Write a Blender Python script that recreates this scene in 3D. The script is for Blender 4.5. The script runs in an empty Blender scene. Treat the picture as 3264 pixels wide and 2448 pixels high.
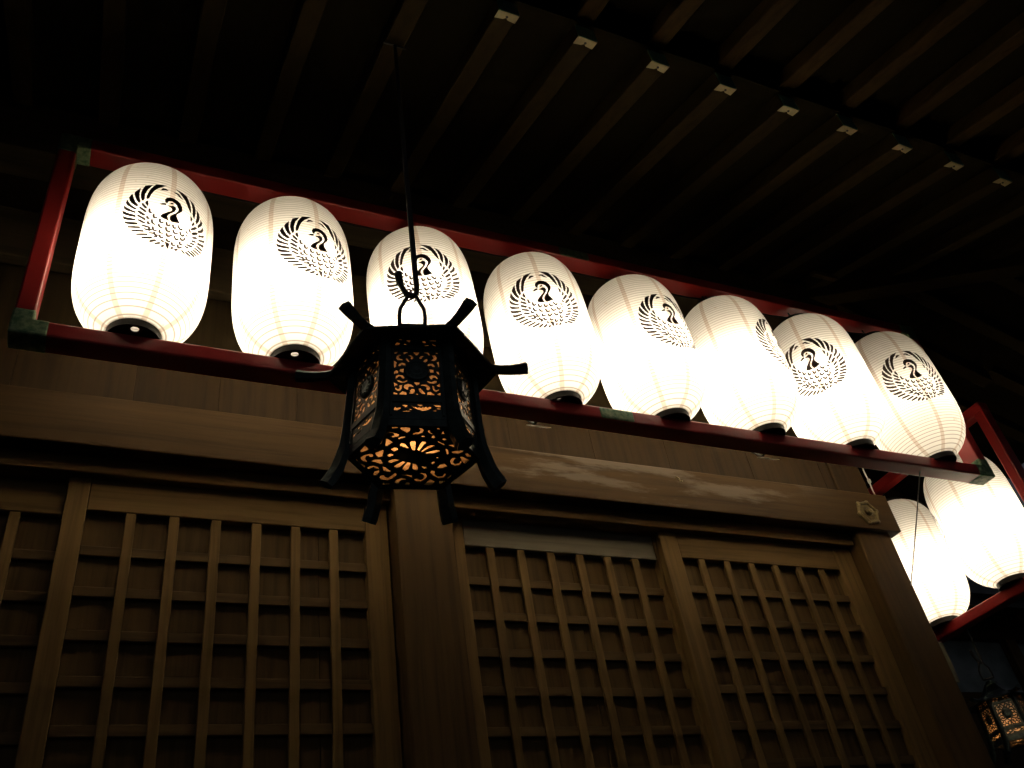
import bpy, bmesh, math, random
from mathutils import Vector, Matrix
from mathutils.geometry import delaunay_2d_cdt
random.seed(7)
R = math.radians
sc = bpy.context.scene
C = sc.collection
S = 2.4                                     # metres per layout unit: camera at (0,0,0), door faces at Y = 1
def P(x, y, z):
    return Vector((x*S, (y-1)*S, z*S + 1.5))

# ------------------------------------------------------------------ materials
def nt(name):
    m = bpy.data.materials.new(name); m.use_nodes = True
    t = m.node_tree; b = t.nodes['Principled BSDF']
    return m, t, b
def N(t, kind, **kw):
    n = t.nodes.new(kind)
    for k, v in kw.items():
        if k in n.inputs: n.inputs[k].default_value = v
        else: setattr(n, k, v)
    return n
def ramp(t, fac, stops):
    r = t.nodes.new('ShaderNodeValToRGB')
    e = r.color_ramp.elements
    while len(e) < len(stops): e.new(.5)
    for i, (p, c) in enumerate(stops):
        e[i].position = p; e[i].color = (*c, 1)
    t.links.new(fac, r.inputs['Fac']); return r.outputs['Color']
def mixc(t, fac, a, b, mode='MIX'):
    m = t.nodes.new('ShaderNodeMix'); m.data_type = 'RGBA'; m.blend_type = mode
    for sock, v in ((m.inputs[0], fac), (m.inputs[6], a), (m.inputs[7], b)):
        if hasattr(v, 'links') or hasattr(v, 'is_linked'): t.links.new(v, sock)
        elif isinstance(v, (int, float)): sock.default_value = v
        else: sock.default_value = (*v, 1)
    return m.outputs[2]
def mth(t, op, a, b=None):
    m = t.nodes.new('ShaderNodeMath'); m.operation = op
    for i, v in enumerate((a, b)):
        if v is None: continue
        if isinstance(v, (int, float)): m.inputs[i].default_value = v
        else: t.links.new(v, m.inputs[i])
    return m.outputs[0]
def wood(name, axis, base, dark, rough=.62, stain=None, spec=.10, wear=.0):
    m, t, b = nt(name)
    tc = N(t, 'ShaderNodeTexCoord')
    geo = N(t, 'ShaderNodeNewGeometry')
    oi = N(t, 'ShaderNodeObjectInfo')
    off = N(t, 'ShaderNodeVectorMath', operation='SCALE'); 
    cmb = N(t, 'ShaderNodeCombineXYZ')
    rnd = mth(t, 'ADD', geo.outputs['Random Per Island'], oi.outputs['Random'])
    for i in range(3): t.links.new(mth(t, 'MULTIPLY', rnd, 7.3+i*3.1), cmb.inputs[i])
    add = N(t, 'ShaderNodeVectorMath', operation='ADD')
    t.links.new(tc.outputs['Object'], add.inputs[0]); t.links.new(cmb.outputs[0], add.inputs[1])
    mp = N(t, 'ShaderNodeMapping')
    s = [26, 26, 26]; s[axis] = 1.1
    mp.inputs['Scale'].default_value = s
    t.links.new(add.outputs[0], mp.inputs['Vector'])
    n1 = N(t, 'ShaderNodeTexNoise', Scale=1.6, Detail=6, Roughness=.62, Distortion=.35)
    t.links.new(mp.outputs[0], n1.inputs['Vector'])
    n2 = N(t, 'ShaderNodeTexNoise', Scale=2.3, Detail=3)
    t.links.new(add.outputs[0], n2.inputs['Vector'])
    col = ramp(t, n1.outputs['Fac'], [(.30, dark), (.52, base), (.75, tuple(min(1, c*1.22) for c in base))])
    col = mixc(t, mth(t, 'MULTIPLY', n2.outputs['Fac'], .55), col, tuple(c*.55 for c in base))
    vary = mth(t, 'ADD', mth(t, 'MULTIPLY', rnd, .28), .72)
    hv = N(t, 'ShaderNodeHueSaturation'); t.links.new(vary, hv.inputs['Value']); t.links.new(col, hv.inputs['Color'])
    col = hv.outputs[0]
    if stain:                                # old whitish water stains, their own place on the timber
        x0, x1 = stain
        sep = N(t, 'ShaderNodeSeparateXYZ'); t.links.new(tc.outputs['Object'], sep.inputs[0])
        n3 = N(t, 'ShaderNodeTexNoise', Scale=1.0, Detail=7, Roughness=.65)
        mp3 = N(t, 'ShaderNodeMapping'); mp3.inputs['Scale'].default_value = (2.2, 12, 13)
        t.links.new(tc.outputs['Object'], mp3.inputs['Vector']); t.links.new(mp3.outputs[0], n3.inputs['Vector'])
        k = ramp(t, n3.outputs['Fac'], [(.50, (0, 0, 0)), (.60, (1, 1, 1))])
        a = N(t, 'ShaderNodeMapRange'); a.inputs[1].default_value = x0; a.inputs[2].default_value = x0+.25
        bb = N(t, 'ShaderNodeMapRange'); bb.inputs[1].default_value = x1; bb.inputs[2].default_value = x1-.5
        t.links.new(sep.outputs[0], a.inputs[0]); t.links.new(sep.outputs[0], bb.inputs[0])
        msk = mth(t, 'MULTIPLY', mth(t, 'MULTIPLY', a.outputs[0], bb.outputs[0]), k)
        col = mixc(t, mth(t, 'MULTIPLY', msk, .24), col, (.30, .27, .22))
    t.links.new(col, b.inputs['Base Color'])
    b.inputs['Specular IOR Level'].default_value = spec
    rr = N(t, 'ShaderNodeMapRange'); rr.inputs[3].default_value = rough-.08; rr.inputs[4].default_value = rough+.14
    t.links.new(n1.outputs['Fac'], rr.inputs[0]); t.links.new(rr.outputs[0], b.inputs['Roughness'])
    bp = N(t, 'ShaderNodeBump', Strength=.35, Distance=.002)
    t.links.new(n1.outputs['Fac'], bp.inputs['Height']); t.links.new(bp.outputs[0], b.inputs['Normal'])
    return m
BASE, DARK = (0.0578, 0.0324, 0.0113), (0.0264, 0.0142, 0.0046)
DBASE, DDARK = (0.1858, 0.1130, 0.0384), (0.1032, 0.0604, 0.0192)
LX = wood('lintel_wood', 0, (0.1569, 0.0966, 0.0350), (0.0867, 0.0517, 0.0183))
WX = wood('cedar_along_x', 0, BASE, DARK)
WXS = wood('cedar_beam_stained', 0, BASE, DARK, stain=(1.05, 2.75))
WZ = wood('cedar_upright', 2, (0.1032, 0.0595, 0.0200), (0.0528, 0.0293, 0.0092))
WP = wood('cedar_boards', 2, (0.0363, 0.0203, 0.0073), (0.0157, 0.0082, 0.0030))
DZ = wood('door_wood_upright', 2, DBASE, DDARK)
DX = wood('door_wood_along_x', 0, DBASE, DDARK)
DH = wood('door_cross_wood', 0, (0.1197, 0.0742, 0.0284), (0.0677, 0.0406, 0.0151))
DP = wood('door_boards', 2, (0.1115, 0.0664, 0.0225), (0.0562, 0.0319, 0.0100))
WD = wood('dark_upper_boards', 2, (0.0230, 0.0152, 0.0060), (0.0115, 0.0074, 0.0029), rough=.7, spec=.06)  # upper wall, a darker brown than the boards below it
WDX = wood('dark_upper_beam', 0, (0.0346, 0.0252, 0.0126), (0.0173, 0.0126, 0.0068), rough=.7, spec=.06)  # upper beam and purlin, a darker brown than the lower beam
WG = wood('cedar_cool_sheen_rail', 0, (0.2477, 0.2156, 0.1376), (0.1486, 0.1250, 0.0792), rough=.42)  # grey colour stands in for cool light reflected on this top rail
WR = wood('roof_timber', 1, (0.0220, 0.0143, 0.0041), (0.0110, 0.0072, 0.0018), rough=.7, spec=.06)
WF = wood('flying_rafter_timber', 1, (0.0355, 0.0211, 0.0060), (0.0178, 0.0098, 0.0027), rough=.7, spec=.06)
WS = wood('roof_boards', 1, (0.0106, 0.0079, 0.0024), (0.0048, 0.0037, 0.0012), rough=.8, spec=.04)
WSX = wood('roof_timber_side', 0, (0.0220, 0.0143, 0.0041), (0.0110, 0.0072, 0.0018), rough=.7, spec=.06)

def speckle(name, a, b_, scale=30, rough=.5, metal=0, bump=.3, coat=0, spec=.5):
    m, t, b = nt(name)
    tc = N(t, 'ShaderNodeTexCoord')
    n = N(t, 'ShaderNodeTexNoise', Scale=scale, Detail=6, Roughness=.6)
    t.links.new(tc.outputs['Object'], n.inputs['Vector'])
    t.links.new(ramp(t, n.outputs['Fac'], [(.36, a), (.66, b_)]), b.inputs['Base Color'])
    rr = N(t, 'ShaderNodeMapRange'); rr.inputs[3].default_value = rough-.05; rr.inputs[4].default_value = rough+.07
    t.links.new(n.outputs['Fac'], rr.inputs[0]); t.links.new(rr.outputs[0], b.inputs['Roughness'])
    b.inputs['Metallic'].default_value = metal
    b.inputs['Coat Weight'].default_value = coat
    b.inputs['Specular IOR Level'].default_value = spec
    bp = N(t, 'ShaderNodeBump', Strength=bump, Distance=.001)
    t.links.new(n.outputs['Fac'], bp.inputs['Height']); t.links.new(bp.outputs[0], b.inputs['Normal'])
    return m
RED = speckle('vermilion_lacquer', (.31, .019, .018), (.33, .022, .020), 6, .30, 0, .01)
PATINA = speckle('copper_patina', (.045, .12, .055), (.24, .33, .18), 55, .55, .25, .9)
BRONZE = speckle('dark_bronze', (.022, .034, .030), (.050, .072, .060), 40, .40, .45, .3)
BLACK = speckle('black_lacquer', (.012, .010, .008), (.022, .019, .015), 22, .5, 0, .1, spec=.2)
IRON = speckle('wrought_iron', (.02, .02, .02), (.06, .055, .05), 60, .6, .4, .4)
BRASS = speckle('tarnished_brass', (.085, .060, .020), (.19, .145, .055), 45, .45, .5, .5)
PALE = speckle('pale_metal', (.235, .195, .095), (.32, .27, .135), 30, .5, .1, .15)
CAPG = speckle('green_copper_end', (.16, .42, .30), (.30, .56, .44), 60, .45, .3, .4)
WHITE = speckle('white_enamel', (.75, .73, .68), (.82, .80, .76), 20, .4, 0, .1)
INK = speckle('brown_black_ink', (.018, .011, .007), (.034, .020, .012), 60, .7, 0, .1, spec=.2)
CORD = speckle('grey_cord', (.16, .15, .13), (.28, .26, .23), 90, .7, 0, .4)
PLASTER = speckle('grey_plaster', (.10, .125, .115), (.22, .25, .24), 3, .75, 0, .2)
STONE = speckle('gravel', (.16, .155, .14), (.30, .29, .27), 50, .85, 0, .8)
TILE = speckle('roof_tile', (.05, .052, .055), (.09, .092, .095), 8, .55, 0, .3)

def bulb_mat(name, color, strength):
    m = bpy.data.materials.new(name); m.use_nodes = True; t = m.node_tree
    t.nodes.remove(t.nodes['Principled BSDF'])
    e = N(t, 'ShaderNodeEmission', Strength=strength); e.inputs[0].default_value = (*color, 1)
    t.links.new(e.outputs[0], t.nodes['Material Output'].inputs[0]); return m
WARM = (1.0, .875, .68)
BULB = bulb_mat('bulb_glow', WARM, 165)
BULBDIM = bulb_mat('bulb_glow_dim', WARM, 128)
FLAME = bulb_mat('amber_bulb_glow', (1.0, .42, .13), 78)

def paper(name, hoops=46, seams=8, tone=(.74, .71, .65), trans=.84):
    """lantern paper: bamboo hoops and pasted seams let less light through"""
    m = bpy.data.materials.new(name); m.use_nodes = True; t = m.node_tree
    t.nodes.remove(t.nodes['Principled BSDF'])
    tc = N(t, 'ShaderNodeTexCoord'); sp = N(t, 'ShaderNodeSeparateXYZ')
    t.links.new(tc.outputs['Object'], sp.inputs[0])
    ph = mth(t, 'FRACT', mth(t, 'MULTIPLY', sp.outputs[2], HOOP))
    d = mth(t, 'ABSOLUTE', mth(t, 'SUBTRACT', ph, .5))            # 0 at a hoop
    hoop = N(t, 'ShaderNodeMapRange'); hoop.inputs[1].default_value = .06; hoop.inputs[2].default_value = .12
    hoop.inputs[3].default_value = 1; hoop.inputs[4].default_value = 0; t.links.new(d, hoop.inputs[0])
    ang = mth(t, 'ARCTAN2', sp.outputs[0], sp.outputs[1])
    sa = mth(t, 'FRACT', mth(t, 'ADD', mth(t, 'MULTIPLY', ang, seams/(2*math.pi)), .5))
    rad = mth(t, 'SQRT', mth(t, 'ADD', mth(t, 'POWER', sp.outputs[0], 2), mth(t, 'POWER', sp.outputs[1], 2)))
    sd = mth(t, 'MULTIPLY', mth(t, 'ABSOLUTE', mth(t, 'SUBTRACT', sa, .5)), mth(t, 'MULTIPLY', rad, 2*math.pi/seams))
    seam = N(t, 'ShaderNodeMapRange'); seam.inputs[1].default_value = .0066; seam.inputs[2].default_value = .0078
    seam.inputs[3].default_value = 1; seam.inputs[4].default_value = 0; t.links.new(sd, seam.inputs[0])
    oi = N(t, 'ShaderNodeObjectInfo'); sh = N(t, 'ShaderNodeVectorMath', operation='ADD'); cb = N(t, 'ShaderNodeCombineXYZ')
    for i in range(3): t.links.new(mth(t, 'MULTIPLY', oi.outputs['Random'], 11.0+5*i), cb.inputs[i])
    t.links.new(tc.outputs['Object'], sh.inputs[0]); t.links.new(cb.outputs[0], sh.inputs[1])
    fib = N(t, 'ShaderNodeTexNoise', Scale=14, Detail=5, Roughness=.6); t.links.new(sh.outputs[0], fib.inputs['Vector'])
    c = mixc(t, fib.outputs['Fac'], tone, tuple(x*.88 for x in tone))
    spot = N(t, 'ShaderNodeTexNoise', Scale=38, Detail=2); t.links.new(sh.outputs[0], spot.inputs['Vector'])
    c = mixc(t, ramp(t, spot.outputs['Fac'], [(.70, (0, 0, 0)), (.76, (.5, .5, .5))]), c, (.50, .40, .27))
    c = mixc(t, mth(t, 'MULTIPLY', seam.outputs[0], .9), c, (.53, .44, .36))
    c = mixc(t, mth(t, 'MULTIPLY', hoop.outputs[0], .78), c, (.23, .19, .15))
    df = N(t, 'ShaderNodeBsdfDiffuse'); tr = N(t, 'ShaderNodeBsdfTranslucent')
    t.links.new(c, df.inputs[0]); t.links.new(c, tr.inputs[0])
    mx = N(t, 'ShaderNodeMixShader'); mx.inputs[0].default_value = trans
    t.links.new(df.outputs[0], mx.inputs[1]); t.links.new(tr.outputs[0], mx.inputs[2])
    t.links.new(mx.outputs[0], t.nodes['Material Output'].inputs[0]); return m
LH = .132*S                                  # lantern half height
NH = 56
HOOP = NH/(2*LH)
PAPER = paper('lantern_paper')
def stained_paper(name):
    m = bpy.data.materials.new(name); m.use_nodes = True; t = m.node_tree
    t.nodes.remove(t.nodes['Principled BSDF'])
    tc = N(t, 'ShaderNodeTexCoord')
    fib = N(t, 'ShaderNodeTexNoise', Scale=45, Detail=6, Roughness=.65); t.links.new(tc.outputs['Object'], fib.inputs['Vector'])
    c = ramp(t, fib.outputs['Fac'], [(.36, (.42, .32, .22)), (.52, (.80, .72, .58)), (.7, (.86, .79, .66))])
    df = N(t, 'ShaderNodeBsdfDiffuse'); tr = N(t, 'ShaderNodeBsdfTranslucent')
    t.links.new(c, df.inputs[0]); t.links.new(c, tr.inputs[0])
    mx = N(t, 'ShaderNodeMixShader'); mx.inputs[0].default_value = .5
    t.links.new(df.outputs[0], mx.inputs[1]); t.links.new(tr.outputs[0], mx.inputs[2])
    t.links.new(mx.outputs[0], t.nodes['Material Output'].inputs[0]); return m
def milk():
    m = bpy.data.materials.new('translucent_sliver'); m.use_nodes = True; t = m.node_tree
    t.nodes.remove(t.nodes['Principled BSDF'])
    tr = N(t, 'ShaderNodeBsdfTranslucent'); tr.inputs[0].default_value = (.85, .84, .80, 1)  # lets lantern light glow through the added sliver plates
    t.links.new(tr.outputs[0], t.nodes['Material Output'].inputs[0]); return m
MILK = milk()
OILPAPER = stained_paper('stained_window_paper')

# ------------------------------------------------------------------ mesh helpers
class MB:
    def __init__(s): s.bm = bmesh.new()
    def box(s, a, b, bev=.003, seg=1):
        """axis-aligned box between two points given in metres"""
        lo = [min(a[i], b[i]) for i in range(3)]; hi = [max(a[i], b[i]) for i in range(3)]
        t = bmesh.new()
        bmesh.ops.create_cube(t, size=1)
        for v in t.verts:
            v.co = Vector([lo[i] + (v.co[i]+.5)*(hi[i]-lo[i]) for i in range(3)])
        if bev:
            bev = min(bev, .45*min(hi[i]-lo[i] for i in range(3)))
            bmesh.ops.bevel(t, geom=t.edges[:], offset=bev, segments=seg, affect='EDGES', profile=.5)
        s.join(t); return s
    def ubox(s, x0, x1, y0, y1, z0, z1, bev=.003, seg=1):
        return s.box(P(x0, y0, z0), P(x1, y1, z1), bev, seg)
    def join(s, t, M=None):
        if M is not None: bmesh.ops.transform(t, matrix=M, verts=t.verts[:])
        me = bpy.data.meshes.new('tmp'); t.to_mesh(me); t.free(); s.bm.from_mesh(me); bpy.data.meshes.remove(me)
    def prism(s, pts, thick, M=None, bev=0):
        """flat polygon (2D, metres) in the local xy plane, extruded along local z"""
        t = bmesh.new()
        lo = [t.verts.new((x, y, 0)) for x, y in pts]; hi = [t.verts.new((x, y, thick)) for x, y in pts]
        n = len(pts)
        t.faces.new(lo[::-1]); t.faces.new(hi)
        for i in range(n): t.faces.new((lo[i], lo[(i+1) % n], hi[(i+1) % n], hi[i]))
        bmesh.ops.recalc_face_normals(t, faces=t.faces[:])
        if bev: bmesh.ops.bevel(t, geom=t.edges[:], offset=bev, segments=1, affect='EDGES', profile=.5)
        s.join(t, M); return s
    def hexa(s, lo, hi, bev=.002):
        """solid between two quads of 4 points"""
        t = bmesh.new()
        a = [t.verts.new(p) for p in lo]; b = [t.verts.new(p) for p in hi]
        t.faces.new(a[::-1]); t.faces.new(b)
        for i in range(4): t.faces.new((a[i], a[(i+1) % 4], b[(i+1) % 4], b[i]))
        bmesh.ops.recalc_face_normals(t, faces=t.faces[:])
        if bev: bmesh.ops.bevel(t, geom=t.edges[:], offset=bev, segments=1, affect='EDGES', profile=.5)
        s.join(t); return s
    def tube(s, pts, r, n=8, flat=None, up=None):
        """swept tube along points; r number or list; flat = (a,b) scales the section"""
        pts = [Vector(p) for p in pts]; rs = r if isinstance(r, (list, tuple)) else [r]*len(pts)
        t = bmesh.new(); rings = []
        side = None
        for i, p in enumerate(pts):
            d = (pts[min(i+1, len(pts)-1)] - pts[max(i-1, 0)]).normalized()
            if side is None:
                ref = up or (Vector((0, 0, 1)) if abs(d.z) < .9 else Vector((1, 0, 0)))
                side = d.cross(ref).normalized()
            side = (side - d*side.dot(d)).normalized(); u = side.cross(d)
            fa, fb = flat or (1, 1)
            rings.append([t.verts.new(p + (side*math.cos(2*math.pi*k/n)*fa + u*math.sin(2*math.pi*k/n)*fb)*rs[i]) for k in range(n)])
        for a, b in zip(rings, rings[1:]):
            for k in range(n): t.faces.new((a[k], a[(k+1) % n], b[(k+1) % n], b[k]))
        t.faces.new(rings[0][::-1]); t.faces.new(rings[-1])
        bmesh.ops.recalc_face_normals(t, faces=t.faces[:])
        s.join(t); return s
    def lathe(s, prof, n=64, M=None, close=False):
        t = bmesh.new(); rings = []
        for r, z in prof:
            rings.append([t.verts.new((r*math.cos(2*math.pi*k/n), r*math.sin(2*math.pi*k/n), z)) for k in range(n)])
        pr = list(zip(rings, rings[1:])) + ([(rings[-1], rings[0])] if close else [])
        for a, b in pr:
            for k in range(n): t.faces.new((a[k], a[(k+1) % n], b[(k+1) % n], b[k]))
        bmesh.ops.recalc_face_normals(t, faces=t.faces[:])
        s.join(t, M); return s
    def openwork(s, outer, holes, thick, M):
        """plate with holes: constrained triangulation, triangles inside a hole dropped, then thickened"""
        vs = []; es = []
        for lp in [outer] + holes:
            b = len(vs); vs += [Vector((x, y)) for x, y in lp]
            es += [(b+i, b+(i+1) % len(lp)) for i in range(len(lp))]
        v2, e2, f2, *_ = delaunay_2d_cdt(vs, es, [], 0, 1e-6)
        def inside(p, lp):
            c = False; j = len(lp)-1
            for i in range(len(lp)):
                (xi, yi), (xj, yj) = lp[i], lp[j]
                if (yi > p[1]) != (yj > p[1]) and p[0] < (xj-xi)*(p[1]-yi)/(yj-yi)+xi: c = not c
                j = i
            return c
        t = bmesh.new(); bv = [t.verts.new((v.x, v.y, 0)) for v in v2]
        for f in f2:
            c = sum((v2[i] for i in f), Vector((0, 0)))/len(f)
            if inside(c, outer) and not any(inside(c, h) for h in holes):
                t.faces.new([bv[i] for i in f])
        bmesh.ops.delete(t, geom=[v for v in t.verts if not v.link_faces], context='VERTS')
        ex = bmesh.ops.extrude_face_region(t, geom=t.faces[:])
        bmesh.ops.translate(t, vec=(0, 0, thick), verts=[g for g in ex['geom'] if isinstance(g, bmesh.types.BMVert)])
        bmesh.ops.recalc_face_normals(t, faces=t.faces[:])
        s.join(t, M); return s
    def build(s, name, mat, parent=None, smooth=False, origin=None):
        """link as ONE object; its mesh keeps world coordinates relative to the parent's place"""
        off = parent_loc(parent) if parent is not None else Vector(origin or (0, 0, 0))
        bmesh.ops.translate(s.bm, vec=-off, verts=s.bm.verts[:])
        me = bpy.data.meshes.new(name); s.bm.to_mesh(me); s.bm.free()
        if smooth:
            for p in me.polygons: p.use_smooth = True
        o = bpy.data.objects.new(name, me); me.materials.append(mat); C.objects.link(o)
        if parent is not None: o.parent = parent
        else: o.location = off
        return o
def parent_loc(p):
    v = Vector((0, 0, 0))
    while p is not None: v += p.location; p = p.parent
    return v
def tag(o, label=None, cat=None, group=None, kind=None):
    if label: o['label'] = label
    if cat: o['category'] = cat
    if group: o['group'] = group
    if kind: o['kind'] = kind
    return o
def empty(name, loc):
    o = bpy.data.objects.new(name, None); C.objects.link(o); o.location = loc; o.empty_display_size = .1; return o
def copy_tree(o, parent=None):
    c = o.copy(); C.objects.link(c); c.parent = parent
    for ch in list(o.children): copy_tree(ch, c)
    return c
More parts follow.
